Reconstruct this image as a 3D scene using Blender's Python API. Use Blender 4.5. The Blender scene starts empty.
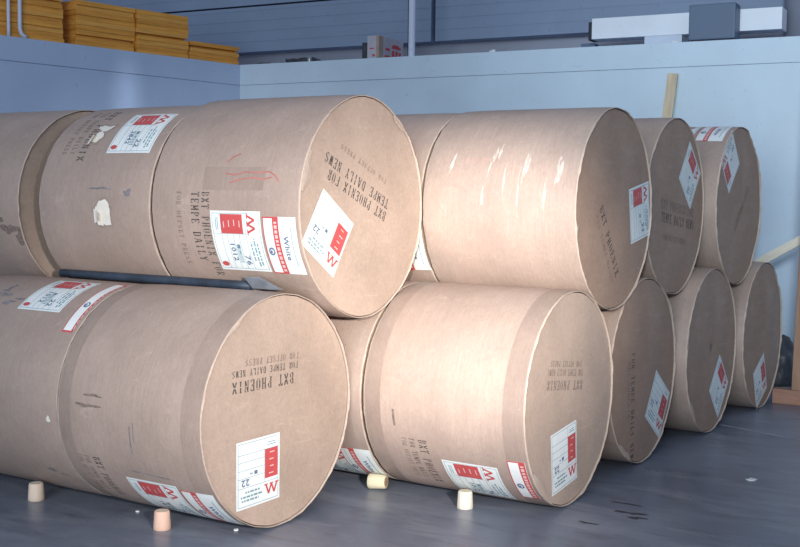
import bpy, bmesh, math, random
from mathutils import Vector, Matrix, noise

S = bpy.context.scene
COL = S.collection
rad = math.radians

# ------------------------------------------------------------------ materials
def new_mat(name):
    m = bpy.data.materials.new(name); m.use_nodes = True
    nt = m.node_tree
    return m, nt, nt.nodes['Principled BSDF']

def ramp(nt, src, stops):
    r = nt.nodes.new('ShaderNodeValToRGB')
    el = r.color_ramp.elements
    while len(el) < len(stops): el.new(.5)
    for e, (p, c) in zip(el, stops):
        e.position = p; e.color = (*c, 1) if len(c) == 3 else c
    nt.links.new(src, r.inputs[0]); return r

def noise_node(nt, scale, detail=4, rough=.55, stretch=(1, 1, 1), loc=(0, 0, 0), dist=0.0):
    tc = nt.nodes.new('ShaderNodeTexCoord'); mp = nt.nodes.new('ShaderNodeMapping')
    mp.inputs['Scale'].default_value = stretch; mp.inputs['Location'].default_value = loc
    n = nt.nodes.new('ShaderNodeTexNoise')
    n.inputs['Scale'].default_value = scale; n.inputs['Detail'].default_value = detail
    n.inputs['Roughness'].default_value = rough; n.inputs['Distortion'].default_value = dist
    nt.links.new(tc.outputs['Object'], mp.inputs[0]); nt.links.new(mp.outputs[0], n.inputs['Vector'])
    return n

def mixc(nt, a, b, fac, mode='MIX'):
    m = nt.nodes.new('ShaderNodeMix'); m.data_type = 'RGBA'; m.blend_type = mode
    for s, v in ((m.inputs[0], fac), (m.inputs[6], a), (m.inputs[7], b)):
        if hasattr(v, 'links'): nt.links.new(v, s)
        else: s.default_value = v if isinstance(v, float) else (*v, 1)
    return m.outputs[2]

def bump(nt, b, src, strength, dist=.01):
    n = nt.nodes.new('ShaderNodeBump'); n.inputs['Strength'].default_value = strength
    n.inputs['Distance'].default_value = dist
    nt.links.new(src, n.inputs['Height']); nt.links.new(n.outputs[0], b.inputs['Normal'])

def plain(name, col, rough=.6, metal=0.0, var=.12, scale=14):
    m, nt, b = new_mat(name)
    n = noise_node(nt, scale, 5)
    lo = [c * (1 - var) for c in col]; hi = [min(1, c * (1 + var)) for c in col]
    r = ramp(nt, n.outputs[0], [(.35, lo), (.65, hi)])
    nt.links.new(r.outputs[0], b.inputs['Base Color'])
    b.inputs['Roughness'].default_value = rough; b.inputs['Metallic'].default_value = metal
    return m

def kraft(name, col, seed, rings=True, rough=.5, bstr=.25):
    """brown wrapping paper: mottling, fine machine lines round the roll, scuffs"""
    m, nt, b = new_mat(name)
    L = (seed * 3.7, seed * 1.9, seed * 5.3)
    big = noise_node(nt, 3.2, 5, .6, loc=L)
    c1 = ramp(nt, big.outputs[0], [(.3, [c * .88 for c in col]), (.7, [c * 1.1 for c in col])]).outputs[0]
    fine = noise_node(nt, 1.0, 3, .6, stretch=(90, 7, 7) if rings else (40, 40, 40), loc=L)
    c2 = ramp(nt, fine.outputs[0], [(.3, (.94, .935, .93)), (.7, (1.03, 1.025, 1.02))]).outputs[0]
    c = mixc(nt, c1, c2, 1.0, 'MULTIPLY')
    sc = noise_node(nt, 1.0, 6, .7, stretch=(9, 5, 22), loc=[v + 9 for v in L], dist=.6)
    f = ramp(nt, sc.outputs[0], [(.60, (0, 0, 0)), (.78, (.5, .5, .5))]).outputs[0]
    c = mixc(nt, c, [min(1, v * 1.35 + .04) for v in col], f)
    dk = noise_node(nt, 7, 6, .7, loc=[v - 6 for v in L])
    f2 = ramp(nt, dk.outputs[0], [(.62, (0, 0, 0)), (.80, (.4, .4, .4))]).outputs[0]
    c = mixc(nt, c, [v * .6 for v in col], f2)
    sp = noise_node(nt, 70, 3, .6, loc=L); f3 = ramp(nt, sp.outputs[0], [(.69, (0, 0, 0)), (.76, (.55, .55, .55))]).outputs[0]
    c = mixc(nt, c, [v * .5 for v in col], f3)
    gr = noise_node(nt, 1.0, 4, .7, stretch=(170, 45, 45) if rings else (70, 110, 70), loc=L); c4 = ramp(nt, gr.outputs[0], [(.3, (.90, .90, .90)), (.7, (1.08, 1.08, 1.08))]).outputs[0]
    c = mixc(nt, c, c4, 1.0, 'MULTIPLY')
    nt.links.new(c, b.inputs['Base Color'])
    rr = ramp(nt, sc.outputs[0], [(.3, (rough + .1,) * 3), (.75, (rough - .12,) * 3)])
    nt.links.new(rr.outputs[0], b.inputs['Roughness'])
    b.inputs['Specular IOR Level'].default_value = .4
    wr = noise_node(nt, 1.0, 6, .65, stretch=(9, 7, 7) if rings else (6, 6, 6), loc=L, dist=1.2)
    bump(nt, b, wr.outputs[0], bstr, .012)
    return m

K_BODY = (.40, .308, .262)
K_FACE = (.45, .347, .28)
K_LIP = (.50, .405, .335)
wrap_mats = [kraft('kraft_wrap_%s' % w, [c * k for c in K_BODY], i + 1) for i, (w, k) in
             enumerate((('warm', 1.0), ('pale', 1.08), ('dull', .9)))]
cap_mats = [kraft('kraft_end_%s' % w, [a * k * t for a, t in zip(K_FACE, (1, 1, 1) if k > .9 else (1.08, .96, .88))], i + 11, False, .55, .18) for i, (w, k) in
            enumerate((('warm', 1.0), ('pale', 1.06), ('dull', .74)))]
M_LIP = kraft('kraft_torn_edge', K_LIP, 21, False, .7, .3)
M_BAND = kraft('kraft_overlap_band', [c * .84 for c in K_BODY], 23, True, .45, .2)
M_PATCH = kraft('kraft_patch', [c * .86 for c in K_BODY], 25, True, .5, .1)
M_WHITE = plain('label_paper', (.80, .85, .84), .5, var=.03)
M_RED = plain('label_red', (.56, .085, .085), .55, var=.06)
M_TEAL = plain('label_rule_ink', (.18, .33, .38), .6, var=.1)
M_BLUE = plain('label_hand_ink', (.13, .19, .30), .6, var=.1)
M_INK = plain('stencil_ink', (.085, .075, .07), .7, var=.5, scale=60)
M_FAINT = plain('stencil_ink_faint', (.21, .16, .135), .7, var=.25, scale=60)
M_SMUDGE = plain('ink_smudge', (.22, .20, .21), .7, var=.3, scale=30)
M_CREAM = plain('torn_inner_paper', (.78, .74, .66), .75, var=.08)
M_CRAYON = plain('red_crayon', (.50, .16, .14), .7, var=.2)
M_CRAYON2 = plain('red_crayon_faint', (.55, .33, .28), .7, var=.1)
M_GLARE = plain('painted_tape_glare', (.60, .52, .46), .2, var=.2, scale=30)  # pale colour stands in for glare on wrinkled tape

# ------------------------------------------------------------------ object helpers
def obj(name, bm, mats, parent=None, smooth=False):
    me = bpy.data.meshes.new(name)
    bm.normal_update(); bm.to_mesh(me); bm.free()
    for m in (mats if isinstance(mats, (list, tuple)) else [mats]): me.materials.append(m)
    if smooth:
        for p in me.polygons: p.use_smooth = True
    o = bpy.data.objects.new(name, me); COL.objects.link(o)
    if parent:
        o.parent = parent
    return o

def thing(name, label, cat, loc, group=None, rot=(0, 0, 0)):
    o = bpy.data.objects.new(name, None); COL.objects.link(o)
    o.empty_display_size = .1
    o.location = loc; o.rotation_euler = rot
    o['label'] = label; o['category'] = cat
    if group: o['group'] = group
    return o

def tag(o, label, cat, group=None):
    o['label'] = label; o['category'] = cat
    if group: o['group'] = group
    return o

def struct(name, bm, mats, loc=(0, 0, 0)):
    o = obj(name, bm, mats); o.location = loc; o['kind'] = 'structure'
    return o

def add_box(bm, lo, hi, mi=0, bevel=0.0, mtx=None):
    r = bmesh.ops.create_cube(bm, size=1.0)
    vs = r['verts']
    sz = [h - l for l, h in zip(lo, hi)]; ce = [(h + l) / 2 for l, h in zip(lo, hi)]
    for v in vs: v.co = Vector([c * s + m for c, s, m in zip(v.co, sz, ce)])
    fs = list({f for v in vs for f in v.link_faces})
    for f in fs: f.material_index = mi
    if bevel:
        es = list({e for v in vs for e in v.link_edges})
        g = bmesh.ops.bevel(bm, geom=es, offset=bevel, segments=2, affect='EDGES', profile=.6)
        vs = list({v for f in g['faces'] for v in f.verts} | {v for v in vs if v.is_valid})
        for v in vs:
            for f in v.link_faces: f.material_index = mi
    if mtx:
        for v in vs: v.co = mtx @ v.co
    return vs

def tube(bm, pts, r, seg=16, cap=True, mi=0):
    pts = [Vector(p) for p in pts]
    rs = r if isinstance(r, (list, tuple)) else [r] * len(pts)
    rings = []
    for i, p in enumerate(pts):
        d = (pts[min(i + 1, len(pts) - 1)] - pts[max(i - 1, 0)]).normalized()
        a = d.orthogonal().normalized() if i == 0 else (rings_a - d * rings_a.dot(d)).normalized()
        rings_a = a; b = d.cross(a)
        rings.append([bm.verts.new(p + (a * math.cos(t) + b * math.sin(t)) * rs[i])
                      for t in [2 * math.pi * k / seg for k in range(seg)]])
    for A, B in zip(rings, rings[1:]):
        for k in range(seg):
            f = bm.faces.new((A[k], A[(k + 1) % seg], B[(k + 1) % seg], B[k])); f.material_index = mi; f.smooth = True
    if cap:
        for R_ in (rings[0][::-1], rings[-1]):
            f = bm.faces.new(R_); f.material_index = mi

# ------------------------------------------------------------------ lettering
_txt = {}
def text_mesh(s, bold=.0):
    """outline of a word as triangles, height 1 = capital height, centred"""
    k = (s, bold)
    if k in _txt: return _txt[k]
    cu = bpy.data.curves.new('lettering', 'FONT'); cu.body = s
    cu.resolution_u = 2; cu.offset = bold; cu.space_character = 1.08
    o = bpy.data.objects.new('lettering', cu); COL.objects.link(o)
    dg = bpy.context.evaluated_depsgraph_get()
    me = bpy.data.meshes.new_from_object(o.evaluated_get(dg))
    vs = [v.co.copy() for v in me.vertices]; fs = [list(p.vertices) for p in me.polygons]
    bpy.data.objects.remove(o); bpy.data.curves.remove(cu); bpy.data.meshes.remove(me)
    x0, x1 = min(v.x for v in vs), max(v.x for v in vs); y0, y1 = min(v.y for v in vs), max(v.y for v in vs)
    out = ([((v.x - (x0 + x1) / 2) / (x1 - x0), (v.y - (y0 + y1) / 2) / (y1 - y0)) for v in vs], fs)
    _txt[k] = out
    return out

# stencil alphabet: strokes in a unit cell (x0, y0, x1, y1, thickness factor), broken where a stencil has its bridges
V, Hh = 1.0, .55
GL = {
 'B': [(.18, 0, .18, .44, V), (.18, .54, .18, 1, V), (.05, .97, .62, .97, Hh), (.18, .51, .62, .51, Hh), (.05, .03, .65, .03, Hh), (.74, .60, .74, .90, V), (.80, .10, .80, .42, V)],
 'X': [(.12, .02, .45, .47, V), (.56, .56, .88, .98, V), (.12, .98, .44, .56, V), (.57, .44, .88, .02, V), (0, .97, .28, .97, Hh), (.72, .97, 1, .97, Hh), (0, .03, .28, .03, Hh), (.72, .03, 1, .03, Hh)],
 'T': [(.5, 0, .5, .88, V), (.05, .97, .42, .97, V), (.58, .97, .95, .97, V), (.07, .8, .07, .97, Hh), (.93, .8, .93, .97, Hh), (.3, .03, .7, .03, Hh)],
 'P': [(.2, 0, .2, .42, V), (.2, .52, .2, 1, V), (.05, .97, .62, .97, Hh), (.2, .46, .64, .46, Hh), (.78, .55, .78, .90, V), (.03, .03, .4, .03, Hh)],
 'H': [(.2, 0, .2, 1, V), (.8, 0, .8, 1, V), (.3, .5, .7, .5, Hh), (.04, .97, .36, .97, Hh), (.64, .97, .96, .97, Hh), (.04, .03, .36, .03, Hh), (.64, .03, .96, .03, Hh)],
 'O': [(.17, .14, .17, .86, V), (.83, .14, .83, .86, V), (.24, .95, .44, .98, Hh), (.56, .98, .76, .95, Hh), (.24, .05, .44, .02, Hh), (.56, .02, .76, .05, Hh)],
 'E': [(.2, 0, .2, .45, V), (.2, .54, .2, 1, V), (.05, .97, .85, .97, Hh), (.2, .5, .6, .5, Hh), (.05, .03, .88, .03, Hh), (.86, .8, .86, .97, Hh), (.88, .03, .88, .22, Hh), (.6, .4, .6, .6, Hh)],
 'N': [(.18, 0, .18, 1, Hh), (.82, .0, .82, 1, Hh), (.18, .98, .46, .56, V), (.54, .44, .82, .02, V), (.02, .97, .3, .97, Hh), (.66, .97, .98, .97, Hh), (.02, .03, .34, .03, Hh)],
 'I': [(.5, 0, .5, .44, V), (.5, .54, .5, 1, V), (.28, .97, .72, .97, Hh), (.28, .03, .72, .03, Hh)],
 'F': [(.2, 0, .2, .45, V), (.2, .54, .2, 1, V), (.05, .97, .85, .97, Hh), (.2, .5, .6, .5, Hh), (.86, .78, .86, .97, Hh), (.04, .03, .42, .03, Hh)],
 'R': [(.2, 0, .2, .42, V), (.2, .52, .2, 1, V), (.05, .97, .62, .97, Hh), (.2, .48, .6, .48, Hh), (.76, .58, .76, .90, V), (.55, .42, .86, .03, V), (.03, .03, .4, .03, Hh)],
 'M': [(.14, 0, .14, 1, Hh), (.86, 0, .86, 1, V), (.14, .98, .46, .3, V), (.54, .3, .86, .98, Hh), (.0, .97, .2, .97, Hh), (.8, .97, 1, .97, Hh), (.0, .03, .28, .03, Hh), (.7, .03, 1, .03, Hh)],
 'D': [(.2, 0, .2, 1, V), (.05, .97, .58, .97, Hh), (.05, .03, .58, .03, Hh), (.66, .93, .82, .74, V), (.82, .26, .82, .70, V), (.66, .07, .82, .24, V)],
 'A': [(.12, .02, .44, .98, Hh), (.54, .98, .88, .02, V), (.28, .34, .7, .34, Hh), (0, .03, .26, .03, Hh), (.7, .03, 1, .03, Hh)],
 'L': [(.22, 0, .22, .44, V), (.22, .54, .22, 1, V), (.05, .97, .42, .97, Hh), (.05, .03, .88, .03, Hh), (.88, .03, .88, .26, Hh)],
 'Y': [(.5, 0, .5, .42, V), (.12, .98, .46, .48, V), (.88, .98, .56, .50, Hh), (0, .97, .28, .97, Hh), (.72, .97, 1, .97, Hh), (.3, .03, .7, .03, Hh)],
 'W': [(.1, .98, .28, .04, V), (.34, .04, .48, .92, Hh), (.54, .92, .7, .04, V), (.76, .04, .92, .98, Hh), (0, .97, .22, .97, Hh), (.4, .97, .6, .97, Hh), (.8, .97, 1, .97, Hh)],
 'S': [(.2, .60, .2, .86, V), (.8, .14, .8, .42, V), (.28, .96, .8, .96, Hh), (.2, .04, .72, .04, Hh), (.26, .56, .46, .51, V), (.54, .49, .74, .44, V), (.82, .76, .82, .96, Hh), (.18, .04, .18, .24, Hh)],
}
def words(s, w):
    """each word of a stencilled line with its offset from the line's centre and its width"""
    adv = w / (len(s) - .28); out = []; i = 0
    for wd in s.split(' '):
        ww = adv * (len(wd) - .28); out.append((wd, -w / 2 + i * adv + ww / 2, ww)); i += len(wd) + 1
    return out
class Decal:
    """flat printing collected in 2-D metres, then laid on a curved or flat surface"""
    def __init__(self, rot=0.0): self.p = []; self.c, self.s = math.cos(rad(rot)), math.sin(rad(rot))
    def R(self, x, y): return (x * self.c - y * self.s, x * self.s + y * self.c)
    def rect(self, x0, y0, x1, y1, mi, lay, cell=.03):
        nx, ny = max(1, math.ceil((x1 - x0) / cell)), max(1, math.ceil((y1 - y0) / cell))
        vs = [self.R(x0 + (x1 - x0) * i / nx, y0 + (y1 - y0) * j / ny) for j in range(ny + 1) for i in range(nx + 1)]
        fs = [[j * (nx + 1) + i, j * (nx + 1) + i + 1, (j + 1) * (nx + 1) + i + 1, (j + 1) * (nx + 1) + i] for j in range(ny) for i in range(nx)]
        self.p.append((vs, fs, mi, lay))
    def line(self, a, b, w, mi, lay):
        dx, dy = b[0] - a[0], b[1] - a[1]; l = math.hypot(dx, dy); n = (-dy / l * w / 2, dx / l * w / 2)
        k = max(1, math.ceil(l / .03)); vs = []
        for i in range(k + 1):
            x, y = a[0] + dx * i / k, a[1] + dy * i / k
            vs += [self.R(x + n[0], y + n[1]), self.R(x - n[0], y - n[1])]
        self.p.append((vs, [[2 * i, 2 * i + 1, 2 * i + 3, 2 * i + 2] for i in range(k)], mi, lay))
    def text(self, s, cx, cy, w, h, rot, mi, lay, bold=.0):
        vs, fs = text_mesh(s, bold); c, sn = math.cos(rad(rot)), math.sin(rad(rot))
        self.p.append(([self.R(cx + x * w * c - y * h * sn, cy + x * w * sn + y * h * c) for x, y in vs], fs, mi, lay))
    def stencil(self, s, cx, cy, w, h, rot, mi, lay):
        adv = w / (len(s) - .28); cw = adv * .72; th = min(cw * .27, h * .17)
        c, sn = math.cos(rad(rot)), math.sin(rad(rot))
        T = lambda x, y: (cx + x * c - y * sn, cy + x * sn + y * c)
        for i, ch in enumerate(s):
            for x0, y0, x1, y1, k in GL.get(ch, ()):
                ox = -w / 2 + i * adv
                self.line(T(ox + x0 * cw, (y0 - .5) * h), T(ox + x1 * cw, (y1 - .5) * h), th * k, mi, lay)
    def blob(self, cx, cy, rx, ry, seed, mi, lay, rough=.35):
        rnd = random.Random(seed); n = 26; vs = [self.R(cx, cy)]
        ph = [rnd.uniform(0, 6.28) for _ in range(5)]
        for i in range(n):
            t = 2 * math.pi * i / n
            k = 1 + rough * sum(math.sin((j + 2) * t + ph[j]) / (j + 1.5) for j in range(5))
            vs.append(self.R(cx + rx * k * math.cos(t), cy + ry * k * math.sin(t)))
        self.p.append((vs, [[0, i + 1, (i + 1) % n + 1] for i in range(n)], mi, lay))
    def oval(self, cx, cy, rx, ry, mi, lay): self.blob(cx, cy, rx, ry, 0, mi, lay, 0)
    def build(self, name, mats, mapping, parent):
        bm = bmesh.new()
        for vs, fs, mi, lay in self.p:
            bv = [bm.verts.new(mapping(x, y, lay)) for x, y in vs]
            for f in fs:
                try: fc = bm.faces.new([bv[i] for i in f]); fc.material_index = mi
                except ValueError: pass
        return obj(name, bm, mats, parent)

M_PINK = plain('label_caption', (.75, .52, .50), .55, var=.05)
LM = [M_WHITE, M_RED, M_TEAL, M_BLUE, M_PINK]
def ship_label(rot, seed, number=None, hand='22', oval=False, W=.286, H=.286):
    rnd = random.Random(seed)
    d = Decal(rot); X = lambda u: (u - .5) * W; Y = lambda v: (v - .5) * H
    d.rect(X(0), Y(0), X(1), Y(1), 0, 0)
    for u0, v0, u1, v1 in ((.04, .035, .96, .035), (.04, .965, .96, .965), (.04, .035, .04, .965), (.96, .035, .96, .965)):
        d.line((X(u0), Y(v0)), (X(u1), Y(v1)), .0022, 2, 1)
    for v, u1 in ((.80, .96), (.69, .64), (.57, .64), (.45, .64), (.31, .96)):
        d.line((X(.04), Y(v)), (X(u1), Y(v)), .0018, 2, 1)
    d.line((X(.64), Y(.31)), (X(.64), Y(.965)), .0016, 2, 1)
    d.rect(X(.645), Y(.36), X(.95), Y(.80), 1, 1)
    for k in range(4):                                   # white captions in the red panel
        y = .415 + k * .105; u = rnd.uniform(.73, .77)
        d.rect(X(u), Y(y), X(u + rnd.uniform(.08, .12)), Y(y + .017), 4, 2)
    w = [(.67, .265), (.735, .12), (.80, .265), (.865, .12), (.93, .265)]   # zigzag emblem with serifs
    for a, b in zip(w, w[1:]): d.line((X(a[0]), Y(a[1])), (X(b[0]), Y(b[1])), .010, 1, 2)
    for u in (.67, .80, .93): d.line((X(u - .045), Y(.265)), (X(u + .045), Y(.265)), .005, 1, 3)
    for v, u0, u1 in ((.225, .20, .52), (.16, .10, .58), (.105, .12, .5)):     # address print
        u = u0
        while u < u1:
            l = rnd.uniform(.03, .09); d.rect(X(u), Y(v), X(min(u + l, u1)), Y(v + .026), 2, 2); u += l + .02
    for v in (.855, .89):
        d.rect(X(.70), Y(v), X(.9), Y(v + .012), 2, 2)
    if hand: d.text(hand, X(.20), Y(.38), .050, .030, 180, 3, 2, .02)
    d.rect(X(.40), Y(.475), X(.47), Y(.53), 3, 2); d.rect(X(.30), Y(.49), X(.36), Y(.51), 2, 2)
    if number:
        d.text(number, X(.33), Y(.62), .085, .026, 180, 3, 3, .02)
        for k in range(9): d.rect(X(.16 + k * .035), Y(.47), X(.175 + k * .035), Y(.55), 2, 3)
    if oval: d.oval(X(.12), Y(.88), .013, .020, 1, 2)
    return d

def name_strip(rot, word='White', w0=0.0, w1=1.0, W=.178, H=.27):
    """tall strip label: white panel with red frame and emblem, red lettered band, white panel with the word"""
    d = Decal(rot); X = lambda u: (u - .5) * W; Y = lambda v: (v - .5) * H
    def rc(u0, v0, u1, v1, mi, lay):
        u0, u1 = max(u0, w0), min(u1, w1)
        if u1 > u0: d.rect(X(u0), Y(v0), X(u1), Y(v1), mi, lay)
    rc(0, 0, 1, 1, 0, 0)
    rc(0, .975, .48, 1, 1, 1); rc(0, 0, .48, .025, 1, 1); rc(0, 0, .025, 1, 1, 1)
    rc(.30, 0, .48, 1, 1, 1)
    rnd = random.Random(5); v = .05
    while v < .93:
        l = rnd.uniform(.03, .06); rc(.345, v, .43, min(v + l, .95), 4, 2); v += l + .025
    if w0 < .1 < w1:
        d.oval(X(.165), Y(.42), .017, .019, 3, 2); d.oval(X(.165), Y(.42), .010, .011, 0, 3); d.oval(X(.15), Y(.415), .006, .008, 3, 4)
    if w1 > .8:
        d.text(word, X(.66), Y(.48), .115, .026, -90, 3, 2, .025)
        rc(.83, .16, .85, .84, 2, 2)
    return d

# ------------------------------------------------------------------ paper rolls
NSEG = 144
RSEED = {}
class Roll:
    def __init__(self, x0, x1, y, z, r, label, seed, wm=0, cm=0, flats=(), sag=.0035, sq=0.0, sv=0.0):
        self.sq = sq; self.sv = sv
        self.x0, self.x1, self.y, self.z, self.r, self.seed = x0, x1, y, z, r, seed
        self.flats = flats; self.sag = sag
        self.org = Vector(((x0 + x1) / 2, y, z - r))
        self.root = thing('paper_roll', label, 'paper roll', self.org, 'kraft wrapped paper rolls in the two-tier stack')
        self.shell(wm, cm)
    def L(self, p): return Vector(p) - self.org
    def rs(self, x, t):
        """surface radius: slightly lumpy wrap, flattened a little near the ends"""
        e = min(x - self.x0, self.x1 - x)
        k = max(0.0, 1 - e / .16)
        n = noise.noise(Vector((math.cos(t) * 1.6, math.sin(t) * 1.6, self.seed * 7.1 + x * 1.2)))
        n2 = noise.noise(Vector((math.cos(t) * 6, math.sin(t) * 6, self.seed * 3.3 + (0 if x > (self.x0 + self.x1) / 2 else 5))))
        rr = self.r - self.sag * (.5 + .5 * n) - k * k * (.003 + .004 * abs(n2))
        rr += self.sv * abs(math.sin(t)) ** 16 + self.sq * math.cos(t) ** 4          # a heavy roll bellies out sideways
        if x > (self.x0 + self.x1) / 2:
            for ang, dep in self.flats:
                c = math.cos(t - rad(ang))
                if c > .3: rr = min(rr, self.r * (1 - (1 - dep) * (k ** .7)) / c) if k > 0 else rr
        return rr
    def lip(self, t, end):
        n = noise.noise(Vector((math.cos(t) * 9, math.sin(t) * 9, self.seed * 2.7 + end * 4)))
        n2 = noise.noise(Vector((math.cos(t) * 31, math.sin(t) * 31, self.seed * 1.3 + end * 4)))
        return .002 + .007 * max(0, n + .15) + .003 * max(0, n2)
    def pt(self, x, t, off=0.0):
        r = self.rs(x, t) + off
        return self.L((x, self.y + r * math.cos(t), self.z + r * math.sin(t)))
    def capx(self, y, z):
        return self.x1 - .006 + .0035 * noise.noise(Vector((y * 3.2, z * 3.2, self.seed * 5.7)))
    def shell(self, wm, cm):
        T = [2 * math.pi * k / NSEG for k in range(NSEG)]
        ln = self.x1 - self.x0
        xs = [self.x0, self.x0 + .006, self.x0 + .02, self.x0 + .05, self.x0 + .1, self.x0 + .16] + [self.x0 + .16 + (ln - .32) * k / 5 for k in range(1, 5)] + \
             [self.x1 - .16, self.x1 - .1, self.x1 - .05, self.x1 - .02, self.x1 - .006, self.x1]
        bm = bmesh.new()
        rings = [[bm.verts.new(self.pt(x, t)) for t in T] for x in xs]
        for A, B in zip(rings, rings[1:]):
            for k in range(NSEG):
                bm.faces.new((A[k], B[k], B[(k + 1) % NSEG], A[(k + 1) % NSEG])).smooth = True
        obj('wrapper', bm, wrap_mats[wm], self.root)
        for end in (0, 1):
            xe = self.x1 if end else self.x0; sg = 1 if end else -1
            # torn, slightly proud edge of the wrap where it meets the end paper
            bm = bmesh.new(); ro = []; 
            for t in T:
                l = self.lip(t, end)
                r = self.rs(xe, t)
                prof = [(xe - sg * (.002 + l * .5), r + .0005), (xe + sg * l * .6, r - .0002), (xe + sg * l, r - .002), (xe + sg * l * .3, r - .0038), (xe - sg * .008, r - .0042)]
                ro.append([bm.verts.new(self.L((px, self.y + pr * math.cos(t), self.z + pr * math.sin(t)))) for px, pr in prof])
            for k in range(NSEG):
                A, B = ro[k], ro[(k + 1) % NSEG]
                for j in range(len(A) - 1): bm.faces.new((A[j], A[j + 1], B[j + 1], B[j])).smooth = True
            bmesh.ops.recalc_face_normals(bm, faces=bm.faces[:])
            obj('rim_edge', bm, M_LIP, self.root)
            # round end paper
            bm = bmesh.new()
            fr = [0, .08, .2, .35, .5, .65, .8, .9, .96, .99]
            rg = []
            def P(t, f):
                r = (self.rs(xe, t) - .003) * f
                yy, zz = r * math.cos(t), r * math.sin(t)
                x = self.capx(yy, zz) if end else self.x0 + .006
                return self.L((x, self.y + yy, self.z + zz))
            c = bm.verts.new(P(0, 0))
            for f in fr[1:]: rg.append([bm.verts.new(P(t, f)) for t in T])
            for k in range(NSEG):
                bm.faces.new((c, rg[0][k], rg[0][(k + 1) % NSEG])).smooth = True
            for A, B in zip(rg, rg[1:]):
                for k in range(NSEG): bm.faces.new((A[k], B[k], B[(k + 1) % NSEG], A[(k + 1) % NSEG])).smooth = True
            obj('end_cap', bm, cap_mats[cm], self.root)
    # printing on the curved side: centre at (x, degrees), a = along axis, b = upwards on the near side
    def side(self, d, name, x, deg, mats=LM, base=.0012):
        f = lambda a, b, lay: self.pt(x + a, rad(deg) - b / self.r, base + lay * .0005)
        return d.build(name, mats, f, self.root)
    def face(self, d, name, y, z, mats=LM, base=.0015):
        def f(a, b, lay): return self.L((self.capx(y + a, z + b) + base + lay * .0005, self.y + y + a, self.z + z + b))
        return d.build(name, mats, f, self.root)
    def stencil_side(self, x, d0, d1, lines, mats=(M_INK,)):
        """lines: (text, dx, height, material index, fraction of arc) reading downwards"""
        arc = rad(d1 - d0) * self.r
        for s, dx, h, mi, fr in lines:
            for wd, off, ww in words(s, arc * fr):
                d = Decal(); d.stencil(wd, dx, arc * (1 - fr) / 2 - off, ww, h, -90, mi, 0)
                self.side(d, 'stencil_text', x, (d0 + d1) / 2, [M_INK, M_FAINT], .0007)
    def stencil_face(self, rot, lines):
        for s, y, z, w, h, mi in lines:
            for wd, off, ww in words(s, w):
                d = Decal(); d.stencil(wd, y + off * math.cos(rad(rot)), z + off * math.sin(rad(rot)), ww, h, rot, mi, 0)
                self.face(d, 'stencil_text', 0, 0, [M_INK, M_FAINT], .0008)
    def band(self, x0, x1, name='overlap_band', t0=0, t1=360, mat=None, off=.0006):
        bm = bmesh.new(); n = max(2, int(144 * (t1 - t0) / 360)); m = max(2, int((x1 - x0) / .02))
        full = t1 - t0 >= 360
        g = [[bm.verts.new(self.pt(x0 + (x1 - x0) * j / m, rad(t0 + (t1 - t0) * i / n), off)) for j in range(m + 1)] for i in range(n + (0 if full else 1))]
        for i in range(n):
            A = g[i]; B = g[(i + 1) % len(g)]
            for j in range(m): bm.faces.new((A[j], A[j + 1], B[j + 1], B[j])).smooth = True
        return obj(name, bm, mat or M_BAND, self.root)

ry = dict(A=(0, .508, .508), B=(1.0249, .506, .506), C=(2.0422, .5076, .5076), D=(3.0618, .509, .509), E=(4.0807, .5063, .5063),
          P=(.5161, 1.3822, .5071), Q=(1.5305, 1.3831, .5064), R=(2.5494, 1.3911, .5111), S=(3.5764, 1.3936, .5143))

# --- front bottom roll
A = Roll(-.822, 0, *ry['A'], 'kraft paper roll nearest in the bottom row, upside-down stencil and square label on its end', 1, 0, 1, sq=.010)
A.face(ship_label(0, 1), 'shipping_label', -.15, -.238)
A.stencil_face(179, [('BXT PHOENIX', -.113, .132, .41, .047, 0), ('FOR TEMPE DAILY NEWS', -.098, .188, .44, .028, 0), ('FOR OFFSET PRESS', -.055, .228, .36, .027, 1)])
A.band(-.105, -.006); A.band(-.816, -.745)
A.side(ship_label(90, 2, '1012', '76', True), 'shipping_label', -.352, 228.5)
A.side(name_strip(0), 'name_strip', -.108, 229.5)
A.stencil_side(-.63, 203, 231, [('BXT PHOENIX', 0, .042, 0, 1), ('FOR TEMPE DAILY', -.06, .026, 1, .9), ('FOR OFFSET PRESS', -.1, .026, 1, .9)])
d = Decal(); d.blob(-.63, .09, .035, .008, 3, 0, 0, .6); d.blob(-.66, .045, .05, .01, 4, 0, 0, .6)
A.side(d, 'ink_smudge', 0.02, 182, [M_FAINT], .0006)
d = Decal(); d.line((-.39, .02), (-.395, -.1), .006, 0, 0); d.line((-.37, .04), (-.372, -.05), .004, 0, 0); d.line((-.44, -.19), (-.2, -.2), .006, 0, 0)
A.side(d, 'scuff_mark', 0, 186, [M_SMUDGE], .0006)

A2 = Roll(-1.80, -.842, 0, .505, .505, 'kraft paper roll in the bottom row running off the left edge of the photo', 2, 0, 0)
A2.side(ship_label(90, 3, '1012', '22', True), 'shipping_label', -1.165, 114)
d = name_strip(0, w0=0, w1=.37, H=.40); A2.side(d, 'name_strip', -.840, 119)
d = Decal(); rnd = random.Random(8)
for k in range(9): d.blob(rnd.uniform(-.12, .1), rnd.uniform(-.12, .12), rnd.uniform(.015, .05), rnd.uniform(.008, .02), k, 0, 0, .6)
A2.side(d, 'ink_smudge', -1.43, 125, [M_SMUDGE], .0006)
d = Decal(); d.blob(0, 0, .009, .018, 3, 0, 0); A2.side(d, 'torn_patch', -.90, 187, [M_CREAM])
d = Decal(); d.blob(0, 0, .02, .006, 3, 0, 0); d.blob(-.07, .02, .03, .01, 5, 0, 0); A2.side(d, 'ink_smudge', -.94, 222, [M_SMUDGE], .0006)

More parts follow.
